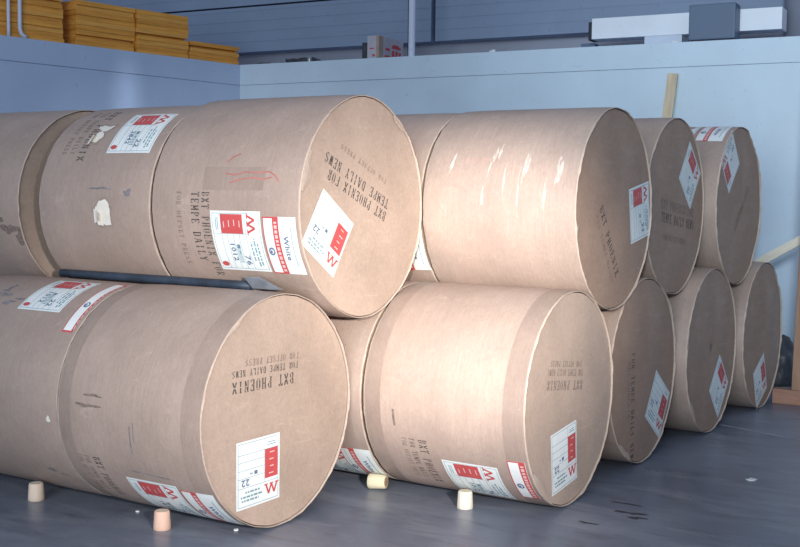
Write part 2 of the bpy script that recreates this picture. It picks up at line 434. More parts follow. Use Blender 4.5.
# --- second bottom row
B = Roll(.073, .9043, *ry['B'], 'pale kraft paper roll in the middle of the bottom row, brightly lit side and end', 3, 1, 1, flats=((-20, .984), (-52, .980), (38, .988)))
B.face(ship_label(6, 4), 'shipping_label', -.063, -.268)
B.stencil_face(173, [('BXT PHOENIX', -.07, .07, .39, .042, 1), ('FOR TEMPE DAILY NEWS', -.063, .128, .39, .03, 1), ('FOR OFFSET PRESS', -.06, .168, .34, .026, 1)])
B.band(.80, .898); B.band(.08, .165)
B.side(ship_label(90, 5, '1012', '76', True), 'shipping_label', .598, 228)
B.side(name_strip(0, w1=.49), 'name_strip', .889, 221, base=.002)
B.stencil_side(.375, 201, 234, [('BXT PHOENIX', 0, .044, 0, 1), ('FOR TEMPE DAILY', -.058, .028, 0, .9), ('FOR OFFSET PRESS', -.10, .026, 1, .9)])
d = Decal(); d.line((0, .04), (.003, -.04), .012, 0, 0); B.side(d, 'scuff_mark', .235, 190, [M_FAINT], .0006)

B2 = Roll(-.775, .052, 1.0249, .504, .504, 'bottom-row kraft paper roll half hidden behind the nearest one, only a narrow strip showing', 4, 0, 0)
B2.side(ship_label(90, 6, '1012', '76', True), 'shipping_label', -.235, 231)
B2.side(name_strip(0), 'name_strip', -.04, 229.5)

# --- third to fifth bottom rows
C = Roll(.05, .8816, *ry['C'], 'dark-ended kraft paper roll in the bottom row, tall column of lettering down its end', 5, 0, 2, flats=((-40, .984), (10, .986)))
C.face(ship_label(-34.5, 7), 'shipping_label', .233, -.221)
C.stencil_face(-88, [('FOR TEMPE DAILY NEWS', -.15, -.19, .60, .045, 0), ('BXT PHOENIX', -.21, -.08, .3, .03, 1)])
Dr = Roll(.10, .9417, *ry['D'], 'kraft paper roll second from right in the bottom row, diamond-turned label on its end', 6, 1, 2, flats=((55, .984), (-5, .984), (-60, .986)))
Dr.face(ship_label(45, 8), 'shipping_label', .167, -.246)
d = Decal(); d.blob(0, 0, .02, .035, 4, 0, 0, .4); Dr.face(d, 'scuff_mark', -.02, .02, [M_FAINT])
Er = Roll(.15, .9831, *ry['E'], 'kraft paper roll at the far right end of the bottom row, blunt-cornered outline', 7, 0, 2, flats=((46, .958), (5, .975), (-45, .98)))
Er.face(ship_label(24, 9), 'shipping_label', -.028, -.315)

# --- upper tier
Pr = Roll(-.7756, .0766, *ry['P'], 'kraft paper roll nearest in the upper tier with red crayon marks on its side', 8, 0, 1, flats=((50, .985), (-25, .988)), sv=.011)
Pr.face(ship_label(-34, 10, None, '22'), 'shipping_label', -.282, -.115)
Pr.stencil_face(157, [('BXT PHOENIX FOR', -.055, .050, .50, .046, 0), ('TEMPE DAILY NEWS', -.055, .118, .55, .046, 0), ('FOR OFFSET PRESS', -.005, .196, .40, .022, 1)])
Pr.side(ship_label(90, 11, '1012', '76', True), 'shipping_label', -.275, 198.5)
Pr.side(name_strip(0), 'name_strip', -.032, 200)
Pr.stencil_side(-.447, 173, 219, [('BXT PHOENIX FOR', 0, .044, 0, 1), ('TEMPE DAILY', -.062, .046, 0, .8), ('FOR OFFSET PRESS', -.16, .028, 1, .85)])
Pr.band(-.47, -.12, 'paper_patch', 160, 172, M_PATCH, .0005)
d = Decal()
for pl in (((-.115, .005), (-.06, -.002), (.0, .012), (.06, .008), (.13, .014), (.165, -.004), (.19, -.03)), ((-.085, -.038), (-.02, -.022), (.04, -.014), (.10, -.022), (.15, -.012)), ((-.12, .06), (-.09, .085), (-.055, .10))):
    for a, b in zip(pl, pl[1:]): d.line(a, b, .0055, 0, 0)
Pr.side(d, 'crayon_marks', -.23, 164, [M_CRAYON], .0012)
O = Roll(-1.5505, -.797, .512, 1.376, .5015, 'kraft paper roll in the upper tier with two torn white patches, second from left', 9, 0, 0)
O.side(ship_label(90, 12, '2842', '22', True), 'shipping_label', -1.0, 134)
O.stencil_side(-1.31, 112, 155, [('BXT PHOENIX', 0, .045, 0, 1), ('FOR TEMPE DAILY', -.07, .028, 1, .9), ('FOR OFFSET PRESS', -.13, .028, 1, .9)])
N = Roll(-2.60, -1.7118, .512, 1.378, .503, 'kraft paper roll cut off by the left edge of the photo in the upper tier', 10, 0, 1)
d = Decal(); d.blob(0, 0, .05, .03, 4, 0, 0, .5); d.blob(.06, -.05, .03, .03, 6, 0, 0, .5); d.blob(-.06, .05, .02, .02, 7, 0, 0, .5)
N.side(d, 'scuff_mark', -1.80, 196, [M_FAINT], .0006)
def ragged(d, pts, seed, mi, lay):
    rnd = random.Random(seed); out = []
    for a, b in zip(pts, pts[1:] + pts[:1]):
        for k in range(6):
            q = k / 6; out.append((a[0] + (b[0] - a[0]) * q + rnd.uniform(-.005, .005), a[1] + (b[1] - a[1]) * q + rnd.uniform(-.005, .005)))
    mx = sum(p[0] for p in out) / len(out); my = sum(p[1] for p in out) / len(out)
    d.p.append(([(mx, my)] + out, [[0, i + 1, (i + 1) % len(out) + 1] for i in range(len(out))], mi, lay))
for x, deg, seed, shapes, flap in (
        (-1.105, 184.0, 3, [[(-.03, -.065), (.055, -.06), (.05, .03), (.02, .065), (-.02, .05), (-.055, .01)]], (-.055, -.02, .05)),
        (-1.255, 136, 7, [[(-.05, -.05), (.01, -.06), (.03, -.01), (0, .02), (-.03, .0)], [(.0, .01), (.045, .03), (.06, .06), (.02, .05), (-.02, .06), (-.05, .05)]], (-.05, -.04, .04))):
    for n_sh, sh in enumerate(shapes):
        d = Decal(); ragged(d, sh, seed + n_sh, 0, 1); ragged(d, [(px * 1.22, py * 1.18) for px, py in sh], seed + 9 + n_sh, 1, 0)
        tp = O.side(d, 'torn_patch', x, deg, [M_CREAM, M_PATCH], .001)
    bm = bmesh.new()                                       # curled flap of torn paper standing off the roll
    g = [[bm.verts.new(O.pt(x + flap[0] + flap[2] * i / 5, rad(deg) - (flap[1] + (j / 5 - .5) * (.07 - .008 * i)) / O.r, .0025 + .024 * (i / 5) ** 2 * (1 - .4 * abs(j / 5 - .4)))) for j in range(6)] for i in range(6)]
    for i in range(5):
        for j in range(5): bm.faces.new((g[i][j], g[i + 1][j], g[i + 1][j + 1], g[i][j + 1])).smooth = True
    obj('torn_flap', bm, M_CREAM, tp)
def paper_fold(R_, t0, t1, depth, seed):
    """crumpled tab of wrapper folded over the rim on to the end paper"""
    rnd = random.Random(seed); bm = bmesh.new(); g = []
    for i in range(8):
        t = rad(t0 + (t1 - t0) * i / 7); dd = depth * (.35 + .65 * math.sin(math.pi * (i + .4) / 8)) * rnd.uniform(.75, 1.1); row = []
        for j in range(6):
            q = j / 5; r = R_.rs(R_.x1, t) - .001 - dd * q; y, z = r * math.cos(t), r * math.sin(t)
            lift = .004 + .010 * q * (1 - q) * rnd.uniform(.3, 1.5) + .004 * rnd.random()
            row.append(bm.verts.new(R_.L((R_.capx(y, z) + lift, R_.y + y, R_.z + z))))
        g.append(row)
    for i in range(7):
        for j in range(5): bm.faces.new((g[i][j], g[i + 1][j], g[i + 1][j + 1], g[i][j + 1])).smooth = True
    obj('paper_fold', bm, M_LIP, R_.root)
paper_fold(B, 214, 246, .05, 3); paper_fold(Pr, 150, 172, .055, 5); paper_fold(Pr, 48, 62, .03, 6); paper_fold(A, 120, 136, .02, 8)
paper_fold(C, 225, 248, .04, 9); paper_fold(Dr, 160, 185, .035, 10); paper_fold(Dr, 212, 232, .04, 12)
d = Decal(); d.blob(0, 0, .05, .008, 3, 0, 0, .6); d.blob(.18, -.02, .03, .012, 6, 0, 0, .6); O.side(d, 'ink_smudge', -1.12, 171, [M_SMUDGE], .0006)

Q = Roll(.0778, .8987, *ry['Q'], 'brightly lit kraft paper roll in the middle of the upper tier with painted glare streaks', 11, 1, 2)
Q.face(ship_label(99.5, 13), 'shipping_label', .342, -.019)
Q.stencil_face(-56, [('BXT PHOENIX', -.07, -.16, .41, .048, 0), ('FOR TEMPE DAILY', -.125, -.2, .4, .026, 1)])
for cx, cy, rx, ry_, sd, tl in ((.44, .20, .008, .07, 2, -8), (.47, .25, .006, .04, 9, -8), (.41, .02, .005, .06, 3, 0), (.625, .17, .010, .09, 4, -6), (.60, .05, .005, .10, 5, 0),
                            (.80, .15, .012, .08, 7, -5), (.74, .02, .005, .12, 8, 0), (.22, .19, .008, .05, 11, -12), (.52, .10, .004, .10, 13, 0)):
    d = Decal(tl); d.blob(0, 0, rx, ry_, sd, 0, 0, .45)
    Q.side(d, 'painted_glare_streak', cx, 176 - math.degrees(cy / Q.r), [M_GLARE], .0010)  # glare streaks on the tape, painted as pale shapes
d = Decal()
for k in range(4): d.oval(.30 + k * .045, 0, .010, .016, 0, 0); d.oval(.30 + k * .045, 0, .006, .011, 1, 1)
Q.side(d, 'crayon_marks', 0, 153, [M_CRAYON2, wrap_mats[1]], .0008)
paper_fold(Q, 186, 196, .035, 11)
Q2 = Roll(-.755, .056, 1.5305, 1.380, .503, 'upper-tier kraft paper roll showing only between the crayon-marked roll and the bright one', 12, 1, 0)
Q2.side(name_strip(0), 'name_strip', -.03, 205)
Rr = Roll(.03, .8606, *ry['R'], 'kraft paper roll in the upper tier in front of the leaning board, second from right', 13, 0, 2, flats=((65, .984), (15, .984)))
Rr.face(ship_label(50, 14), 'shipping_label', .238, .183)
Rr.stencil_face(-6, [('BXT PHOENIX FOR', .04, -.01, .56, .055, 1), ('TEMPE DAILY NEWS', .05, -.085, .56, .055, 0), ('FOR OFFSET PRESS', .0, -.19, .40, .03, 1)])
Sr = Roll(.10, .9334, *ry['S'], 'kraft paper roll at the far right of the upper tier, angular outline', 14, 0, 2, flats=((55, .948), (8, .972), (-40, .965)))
Sr.face(ship_label(-137, 15), 'shipping_label', -.224, .28)
Sr.stencil_face(221, [('BXT PHOENIX', .06, -.02, .40, .05, 1)])
Sr.side(name_strip(0), 'name_strip', .81, 113); Sr.side(ship_label(90, 16, '1012', '76', True), 'shipping_label', .555, 112)

# ------------------------------------------------------------------ pry bar lying between the tiers
M_BAR = plain('bar_dark_paint', (.03, .045, .07), .45, var=.25)
M_STEEL = plain('worn_steel', (.42, .45, .48), .38, .8, .2)
bar = thing('pry_bar', 'dark steel pry bar with flat blade lying along the nearest bottom rolls', 'pry bar', (-.9, .132, 1.0))
rb = .0205
by, bz = .1300, 1.0228
def BL(p): return (p[0] + .9, p[1] - .132, p[2] - 1.0)
bm = bmesh.new(); tube(bm, [BL((x, by, bz)) for x in (-1.53, -1.525, -1.2, -.8, -.4, -.24)], [.016, rb, rb, rb, rb, rb], 20); obj('handle', bm, M_BAR, bar)
bm = bmesh.new(); tube(bm, [BL((x, by, bz)) for x in (-.262, -.235)], rb + .003, 20); obj('ferrule', bm, M_STEEL, bar)
for dx in (-.255, -.243):
    bm = bmesh.new(); tube(bm, [BL((dx, by - .02, bz + .005)), BL((dx, by - .027, bz + .007))], .0045, 10); obj('bolt', bm, M_STEEL, bar)
bm = bmesh.new()
pr = [(-.285, .042), (-.20, .046), (-.07, -.004), (-.105, -.007), (-.235, -.007)]   # flat blade, profile in x-z
f0 = [bm.verts.new(BL((x, by - .046, bz + z))) for x, z in pr]; f1 = [bm.verts.new(BL((x, by - .0235, bz + z))) for x, z in pr]
bm.faces.new(f0); bm.faces.new(f1[::-1])
for k in range(5): bm.faces.new((f0[k], f1[k], f1[(k + 1) % 5], f0[(k + 1) % 5]))
bmesh.ops.recalc_face_normals(bm, faces=bm.faces[:]); bmesh.ops.bevel(bm, geom=bm.edges[:], offset=.002, segments=1, affect='EDGES')
obj('blade', bm, M_STEEL, bar)

# ------------------------------------------------------------------ wooden core plugs on the floor
def plug_mat(name, col): 
    m, nt, b = new_mat(name)
    n = noise_node(nt, 1.0, 5, .6, stretch=(60, 60, 8)); r = ramp(nt, n.outputs[0], [(.3, [c * .82 for c in col]), (.7, col)])
    nt.links.new(r.outputs[0], b.inputs['Base Color']); b.inputs['Roughness'].default_value = .7; return m
PM = [plug_mat('plug_wood_tan', (.80, .64, .50)), plug_mat('plug_wood_pink', (.82, .54, .41)), plug_mat('plug_wood_pale', (.74, .66, .46)), plug_mat('plug_wood_white', (.82, .76, .64))]
M_HOLE = plain('plug_end_grain', (.36, .24, .15), .8, var=.3, scale=60)
def plug(i, label, loc, rot=(0, 0, 0), h=.082, r0=.038, r1=.032):
    t = thing('wooden_plug', label, 'wooden plug', loc, 'wooden core plugs on the floor', rot)
    bm = bmesh.new(); n = 28
    pf = [(r0 - .002, 0), (r0, .003), (r0 - .001, .02), (r1 + .001, h - .006), (r1 - .002, h - .001), (r1 - .005, h)]
    rg = [[bm.verts.new((r * math.cos(6.2832 * k / n), r * math.sin(6.2832 * k / n), z)) for k in range(n)] for r, z in pf]
    for a, b in zip(rg, rg[1:]):
        for k in range(n): bm.faces.new((a[k], a[(k + 1) % n], b[(k + 1) % n], b[k])).smooth = True
    bm.faces.new(rg[0][::-1]); bm.faces.new(rg[-1])
    obj('plug_body', bm, PM[i], t)
    for z, s in ((h + .0006, 1), (-.0006, -1)):
        bm = bmesh.new(); rr = (r1 if s > 0 else r0) * .72
        bmesh.ops.create_circle(bm, cap_ends=True, segments=24, radius=rr, matrix=Matrix.Translation((0, 0, z if s > 0 else .0004)))
        if s > 0: obj('end_grain', bm, PM[(i + 3) % 4] if i != 2 else M_HOLE, t)
        else: bm.free()
plug(0, 'tan wooden plug standing at the far left, in front of the leftmost bottom roll', (-1.19, -.325, 0))
plug(1, 'pinkish wooden plug standing in front of the nearest bottom roll', (-.385, -.33, 0))
plug(2, 'yellowish wooden plug lying on its side beside the half-hidden bottom roll', (-.03, .735, .0385), (0, rad(88), rad(12)), .088)
plug(3, 'whitish wooden plug standing in front of the brightly lit bottom roll', (.525, .70, 0))

# ------------------------------------------------------------------ floor, walls
def concrete():
    m, nt, b = new_mat('polished_concrete')
    n = noise_node(nt, .9, 7, .6, dist=.4); c1 = ramp(nt, n.outputs[0], [(.28, (.095, .125, .185)), (.72, (.26, .285, .345))]).outputs[0]
    n2 = noise_node(nt, 1.0, 6, .7, stretch=(2.2, 9, 1), loc=(3, 1, 0)); f = ramp(nt, n2.outputs[0], [(.54, (0, 0, 0)), (.72, (.7,) * 3)]).outputs[0]
    c = mixc(nt, c1, (.075, .08, .10), f)
    n4 = noise_node(nt, 1.0, 8, .72, stretch=(1.6, 5, 1), loc=(7, 4, 0), dist=.5); f4 = ramp(nt, n4.outputs[0], [(.50, (0, 0, 0)), (.70, (.6,) * 3)]).outputs[0]
    c = mixc(nt, c, (.33, .35, .40), f4)
    n3 = noise_node(nt, 55, 3); f3 = ramp(nt, n3.outputs[0], [(.66, (0, 0, 0)), (.75, (.5,) * 3)]).outputs[0]
    c = mixc(nt, c, (.25, .26, .29), f3)
    nt.links.new(c, b.inputs['Base Color'])
    r = ramp(nt, n.outputs[0], [(.3, (.26,) * 3), (.7, (.42,) * 3)]); nt.links.new(r.outputs[0], b.inputs['Roughness'])
    b.inputs['Specular IOR Level'].default_value = .5
    bump(nt, b, n3.outputs[0], .03, .003)
    return m
def painted(name, col, rough=.45, lines=None):
    m, nt, b = new_mat(name)
    n = noise_node(nt, 1.3, 7, .6, dist=.3); c = ramp(nt, n.outputs[0], [(.3, [v * .92 for v in col]), (.7, [min(1, v * 1.05) for v in col])]).outputs[0]
    n2 = noise_node(nt, 15, 5, .7, loc=(2, 5, 3)); f = ramp(nt, n2.outputs[0], [(.62, (0, 0, 0)), (.70, (.5,) * 3)]).outputs[0]
    c = mixc(nt, c, [v * .6 for v in col], f)
    nt.links.new(c, b.inputs['Base Color']); b.inputs['Roughness'].default_value = rough
    bump(nt, b, n2.outputs[0], .06, .004)
    return m
M_FLOOR = concrete()
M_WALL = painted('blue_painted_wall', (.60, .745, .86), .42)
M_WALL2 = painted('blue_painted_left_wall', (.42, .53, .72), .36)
M_REAR = painted('grey_blue_siding', (.25, .33, .455), .6)
M_RECESS = painted('rear_low_wall', (.42, .46, .56), .6)
M_DARK = plain('dark_gap', (.03, .035, .05), .8)

bm = bmesh.new(); add_box(bm, (-9, -9, -.1), (9, 9, 0)); struct('floor', bm, M_FLOOR)
ZT = 2.72
cx, cy = -4.557, 5.091                      # inner corner of the two walls
ab = math.atan2(5.485 - 5.091, .824 + 4.557)    # back wall runs slightly out of square
al = math.atan2(2.464 - 5.091, -4.919 + 4.557)
def wall(name, ang, length, mat, flip, tname, tmat):
    """wall with local x along its face, local +y into the wall"""
    sy = -1 if flip else 1
    bm = bmesh.new(); add_box(bm, (0, 0 if not flip else -.22, 0), (length, .22 if not flip else 0, ZT - .205))
    o = struct(name, bm, mat, (cx, cy, 0)); o.rotation_euler[2] = ang
    bm = bmesh.new()
    n = int(length / 2.4) + 1
    add_box(bm, (0, -.008 if not flip else -.22, ZT - .203), (length, .22 if not flip else .008, ZT), bevel=.004)
    o2 = struct(tname, bm, tmat, (cx, cy, 0)); o2.rotation_euler[2] = ang
    return o
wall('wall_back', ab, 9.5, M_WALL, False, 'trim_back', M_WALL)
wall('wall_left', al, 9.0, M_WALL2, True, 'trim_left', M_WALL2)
# deck over the low rooms that carries the stored goods
bm = bmesh.new(); add_box(bm, (0, .2, ZT - .12), (9.5, 2.2, ZT - .004))
o = struct('storage_deck', bm, M_RECESS, (cx, cy, 0)); o.rotation_euler[2] = ab
bm = bmesh.new(); add_box(bm, (-2.0, -2.6, ZT - .12), (9.0, -.2, ZT - .006))
o = struct('storage_deck', bm, M_RECESS, (cx, cy, 0)); o.rotation_euler[2] = al
# rear siding wall behind the deck
def local_back(x, y, z=0):
    return Vector((cx + x * math.cos(ab) - y * math.sin(ab), cy + x * math.sin(ab) + y * math.cos(ab), z))
bm = bmesh.new(); add_box(bm, (-3.6, 1.5, ZT - .1), (9.5, 1.6, 3.2))
o = struct('wall_rear', bm, M_RECESS, (cx, cy, 0)); o.rotation_euler[2] = ab
bm = bmesh.new()
def siding(z0, z1, x0, x1):
    k = z0
    while k < z1 - .001:                         # horizontal clapboard laps
        h = min(.115, z1 - k)
        y0 = 1.19
        v = [bm.verts.new((x, y, z)) for x in (x0, x1) for y, z in ((y0, k), (y0 + .004, k + h), (y0 + .2, k + h), (y0 + .2, k))]
        for q in ((0, 1, 5, 4), (1, 2, 6, 5), (2, 3, 7, 6), (3, 0, 4, 7), (3, 2, 1, 0), (4, 5, 6, 7)): bm.faces.new([v[i] for i in q])
        k += h
siding(3.02, 3.52, -3.6, 1.55); siding(3.02, 3.52, 1.60, 5.08); siding(3.54, 4.6, -3.6, 1.55); siding(3.54, 4.6, 1.60, 5.08)
bmesh.ops.recalc_face_normals(bm, faces=bm.faces[:])
o = struct('wall_rear_upper', bm, M_REAR, (cx, cy, 0)); o.rotation_euler[2] = ab
bm = bmesh.new(); add_box(bm, (-3.6, 1.42, 3.2), (9.5, 1.48, 4.6))
o = struct('trim_rear', bm, M_DARK, (cx, cy, 0)); o.rotation_euler[2] = ab

# painted line on the floor
M_LINE = plain('floor_line_paint', (.38, .42, .47), .7, var=.3, scale=8)
bm = bmesh.new()
p0, p1 = Vector((.93, 3.32, .0015)), Vector((2.6, 2.80, .0015)); n_ = Vector((.009, .028, 0)) * .45
vs = []
for k in range(25):
    c = p0.lerp(p1, k / 24); w = .8 + .3 * noise.noise(Vector((k * .7, 0, 0)))
    vs.append((bm.verts.new(c + n_ * w), bm.verts.new(c - n_ * w)))
for a, b in zip(vs, vs[1:]): bm.faces.new((a[0], b[0], b[1], a[1]))
struct('floor_line', bm, M_LINE)

# small litter
def scrap(name, label, cat, loc, r, mat, seed, grp=None, h=.006):
    bm = bmesh.new(); rnd = random.Random(seed); n = 9
    top = bm.verts.new((0, 0, h)); rim = []
    for k in range(n):
        t = 6.2832 * k / n; q = r * rnd.uniform(.6, 1.15); rim.append((bm.verts.new((q * math.cos(t), q * math.sin(t), h * rnd.uniform(.3, 1))), bm.verts.new((q * math.cos(t), q * math.sin(t), 0))))
    for k in range(n):
        a, b = rim[k], rim[(k + 1) % n]
        bm.faces.new((top, a[0], b[0])); bm.faces.new((a[0], a[1], b[1], b[0]))
    bm.faces.new([p[1] for p in rim][::-1])
    o = obj(name, bm, mat); o.location = loc; tag(o, label, cat, grp); return o
scrap('paper_scrap', 'white paper scrap on the open floor at right', 'paper scrap', (1.485, 2.005, .0008), .03, M_WHITE, 1)
scrap('paper_scrap', 'tiny white scrap on the floor under the rim of the nearest bottom roll', 'paper scrap', (-.115, -.165, .0008), .012, M_WHITE, 2)
scrap('paper_scrap', 'tiny white scrap on the floor left of the pinkish plug', 'paper scrap', (-.66, -.20, .0008), .010, M_WHITE, 3)
d = Decal()
for x, y, rx, ry_, sd in ((1.19, 1.06, .06, .02, 1), (1.24, 1.0, .035, .02, 2), (1.12, 1.2, .05, .015, 3), (1.09, .80, .03, .015, 4)): d.blob(x, y, rx, ry_, sd, 0, 0, .6)
st = d.build('floor_stain', [plain('oil_stain', (.045, .048, .06), .4)], lambda a, b, l: Vector((a, b, .001)), None); st['kind'] = 'structure'

# ------------------------------------------------------------------ timber at the right
def wood(name, col, stretch=(3, 3, 40)):
    m, nt, b = new_mat(name)
    n = noise_node(nt, 1.0, 6, .6, stretch=stretch, dist=.5)
    r = ramp(nt, n.outputs[0], [(.3, [c * .75 for c in col]), (.7, [c * 1.08 for c in col])])
    nt.links.new(r.outputs[0], b.inputs['Base Color']); b.inputs['Roughness'].default_value = .65
    bump(nt, b, n.outputs[0], .15, .004); return m
M_TIMB = wood('brown_timber', (.36, .21, .135), (30, 30, 3))
M_TIMB2 = wood('brown_floor_timber', (.36, .19, .13), (3, 30, 30))
M_PALE = wood('pale_timber', (.80, .75, .62), (30, 30, 3))
bm = bmesh.new(); add_box(bm, (0, -.05, 0), (1.6, .05, .105), bevel=.006); o = obj('floor_beam', bm, M_TIMB2); o.location = (1.0, 4.355, 0)
tag(o, 'reddish brown timber lying on the floor at the right edge under the brown post', 'timber')
bm = bmesh.new(); add_box(bm, (0, -.05, 0), (.12, .05, 2.3), bevel=.006); o = obj('wooden_post', bm, M_TIMB); o.location = (1.128, 4.36, .106); o.rotation_euler[1] = rad(1.2)
tag(o, 'brown wooden post standing at the right edge of the photo', 'post')
def plank_between(name, a, b, w, th, mat, label, cat, side=Vector((0, 1, 0))):
    a, b = Vector(a), Vector(b); z = (b - a).normalized(); y = (side - z * side.dot(z)).normalized(); x = y.cross(z)
    bm = bmesh.new(); add_box(bm, (-w / 2, -th / 2, 0), (w / 2, th / 2, (b - a).length), bevel=.003)
    o = obj(name, bm, mat); o.matrix_world = Matrix((( x.x, y.x, z.x, a.x), (x.y, y.y, z.y, a.y), (x.z, y.z, z.z, a.z), (0, 0, 0, 1)))
    tag(o, label, cat); return o
plank_between('wooden_pole', (-.80, 4.665, .02), (1.38, 4.665, 1.33), .062, .04, M_PALE, 'pale wooden pole slanting up behind the far right rolls to the brown post', 'pole')
plank_between('wooden_board', (-.33, 5.13, .01), (-.15, 5.355, 2.46), .085, .022, wood('leaning_board_wood', (.72, .60, .42), (30, 30, 3)), 'narrow tan board leaning upright against the blue back wall', 'board')
# dark bundle at the foot of the wall
def lump(name, loc, size, seed, mat, label, cat, rough=.25):
    bm = bmesh.new(); bmesh.ops.create_icosphere(bm, subdivisions=4, radius=1)
    for v in bm.verts:
        n = noise.fractal(v.co * 1.8 + Vector((seed, 0, 0)), 1.0, 2.0, 4)
        v.co = v.co * (1 + rough * n); v.co.z = max(v.co.z, -.55)
        v.co = Vector((v.co.x * size[0], v.co.y * size[1], (v.co.z + .55) * size[2] / 1.55))
    o = obj(name, bm, mat, smooth=True); o.location = loc; tag(o, label, cat); return o
M_BAG = plain('dark_plastic', (.045, .05, .06), .45, var=.3)
lump('dark_sack', (.83, 5.18, 0), (.12, .14, .36), 3, M_BAG, 'dark crumpled sack on the floor between the far right bottom roll and the brown post', 'sack')

# ------------------------------------------------------------------ goods on the deck
def at_back(name, label, cat, x, y, z=ZT, group=None, rot=0):
    return thing(name, label, cat, local_back(x, y, z), group, (0, 0, ab + rot))
# printed cardboard box
M_CARD = plain('printed_carton', (.48, .46, .52), .7, var=.06); M_CTAPE = plain('carton_corner', (.40, .31, .25), .7)
t = at_back('cardboard_box', 'small cardboard carton with red printing on the ledge beside the white pipe', 'carton', 1.545, .1)
bm = bmesh.new(); add_box(bm, (-.125, 0, 0), (0, .50, .225), bevel=.003); obj('carton', bm, M_CARD, t)
bm = bmesh.new(); add_box(bm, (-.028, -.0015, .001), (.0015, .085, .2265)); obj('corner_tape', bm, M_CTAPE, t)
bm = bmesh.new()
for (y0, z0, y1, z1) in ((.13, .10, .22, .125), (.12, .02, .22, .055), (.26, .13, .44, .155), (.28, .145, .40, .17), (.26, .05, .31, .11), (.33, .05, .38, .11), (.40, .045, .45, .105), (.26, .02, .4, .035)):
    add_box(bm, (-.001, y0, z0), (.0015, y1, z1))
obj('red_printing', bm, M_RED, t); bm = bmesh.new()
for (x0, z0, x1, z1) in ((-.07, .03, -.04, .05), (-.10, .10, -.05, .112)): add_box(bm, (x0, -.0015, z0), (x1, .001, z1))
obj('red_printing', bm, M_RED, t)
bm = bmesh.new(); add_box(bm, (-.03, -.13, 0), (.03, .13, .17), bevel=.004); o = obj('dark_block', bm, M_BAG); o.location = local_back(1.375, .26, ZT); o.rotation_euler[2] = ab
tag(o, 'dark narrow block standing behind the left side of the red-printed carton', 'block')
# white pipe
M_WP = painted('white_pipe_paint', (.62, .70, .84), .4)
bm = bmesh.new(); tube(bm, [(0, 0, 0), (0, 0, .006), (0, 0, 1.9)], .032, 20)
add = bmesh.new(); tube(add, [(0, 0, 0), (0, 0, .012)], .055, 20)
t = at_back('white_pipe', 'upright white pipe rising from the ledge right of the carton', 'pipe', 1.868, .16)
obj('pipe', bm, M_WP, t); obj('base_flange', add, M_WP, t)
bm = bmesh.new(); add_box(bm, (-.02, -.02, 0), (.02, .02, 1.9)); o = obj('dark_strut', bm, M_DARK); o.location = local_back(1.812, .24, ZT); o.rotation_euler[2] = ab
tag(o, 'dark upright strut close behind the white pipe', 'strut')
# long white box beam on blocks
M_WB = painted('white_box_paint', (.80, .87, .94), .45)
t = at_back('white_beam', 'long white box beam lying on the ledge at right', 'beam', 3.62, .2)
bm = bmesh.new(); add_box(bm, (0, 0, .092), (1.60, .22, .27), bevel=.004); obj('beam_body', bm, M_WB, t)
bm = bmesh.new(); add_box(bm, (-.05, .06, .092), (-.0005, .2, .25)); obj('end_shadow_gap', bm, M_DARK, t)  # dark slab painting in the shadow gap at the beam's left end
M_WBk = painted('white_block_paint', (.60, .68, .80), .5)
for x0, x1, lab in ((.47, .79, 'low white block under the middle of the long white beam'), (1.0, 1.2, 'low white block under the beam behind the grey box')):
    bm = bmesh.new(); add_box(bm, (0, 0, 0), (x1 - x0, .2, .0915), bevel=.003); o = obj('white_block', bm, M_WBk)
    o.location = local_back(3.62 + x0, .205 if x0 < .9 else .26, ZT); o.rotation_euler[2] = ab; tag(o, lab, 'block')
M_GB = painted('grey_box_paint', (.115, .17, .26), .5)
t = at_back('grey_box', 'blue-grey box standing in front of the long white beam', 'box', 4.49, -.0)
bm = bmesh.new(); add_box(bm, (.03, .015, .0), (.345, .19, .012)); obj('base', bm, M_DARK, t)
bm = bmesh.new(); add_box(bm, (0, 0, .012), (.375, .195, .30), bevel=.012); obj('housing', bm, M_GB, t)
t.location = local_back(4.515, .003, ZT)
# long pale ledge block and clutter in the recess
bm = bmesh.new(); add_box(bm, (0, 0, 0), (.13, .12, .10), bevel=.004); o = obj('slate_block', bm, M_GB); o.location = local_back(3.42, .5, ZT); o.rotation_euler[2] = ab
tag(o, 'small slate-blue block on the ledge left of the white beam', 'block')
lump('dark_rag', local_back(.56, .28, ZT), (.22, .10, .075), 5, M_BAG, 'dark crumpled rag on the ledge right of the orange boards', 'rag', .5)
lump('dark_rag', local_back(.12, .26, ZT), (.11, .07, .045), 9, M_BAG, 'smaller dark rag on the ledge near the wall corner', 'rag', .5)
bm = bmesh.new(); tube(bm, [(0, 0, 0), (0, 0, .003), (0, 0, .058), (0, 0, .062)], [.018, .022, .022, .018], 16); o = obj('metal_can', bm, M_STEEL); o.location = local_back(.74, .14, ZT)
tag(o, 'small shiny metal can on the ledge beside the dark rag', 'can')
scrap('paper_scrap', 'white scrap on the ledge edge midway along the back wall', 'paper scrap', local_back(2.74, .06, ZT), .03, M_WHITE, 5, None, .03)
scrap('paper_scrap', 'white scrap on the ledge edge just left of the grey box', 'paper scrap', local_back(4.40, .03, ZT), .025, M_WHITE, 6, None, .022)
# grey column at the right
M_COLM = painted('grey_column', (.30, .33, .40), .5)
bm = bmesh.new(); tube(bm, [(0, 0, 0), (0, 0, 2.2)], .24, 40); o = struct('column_right', bm, M_COLM, local_back(5.40, .65, ZT - .004))

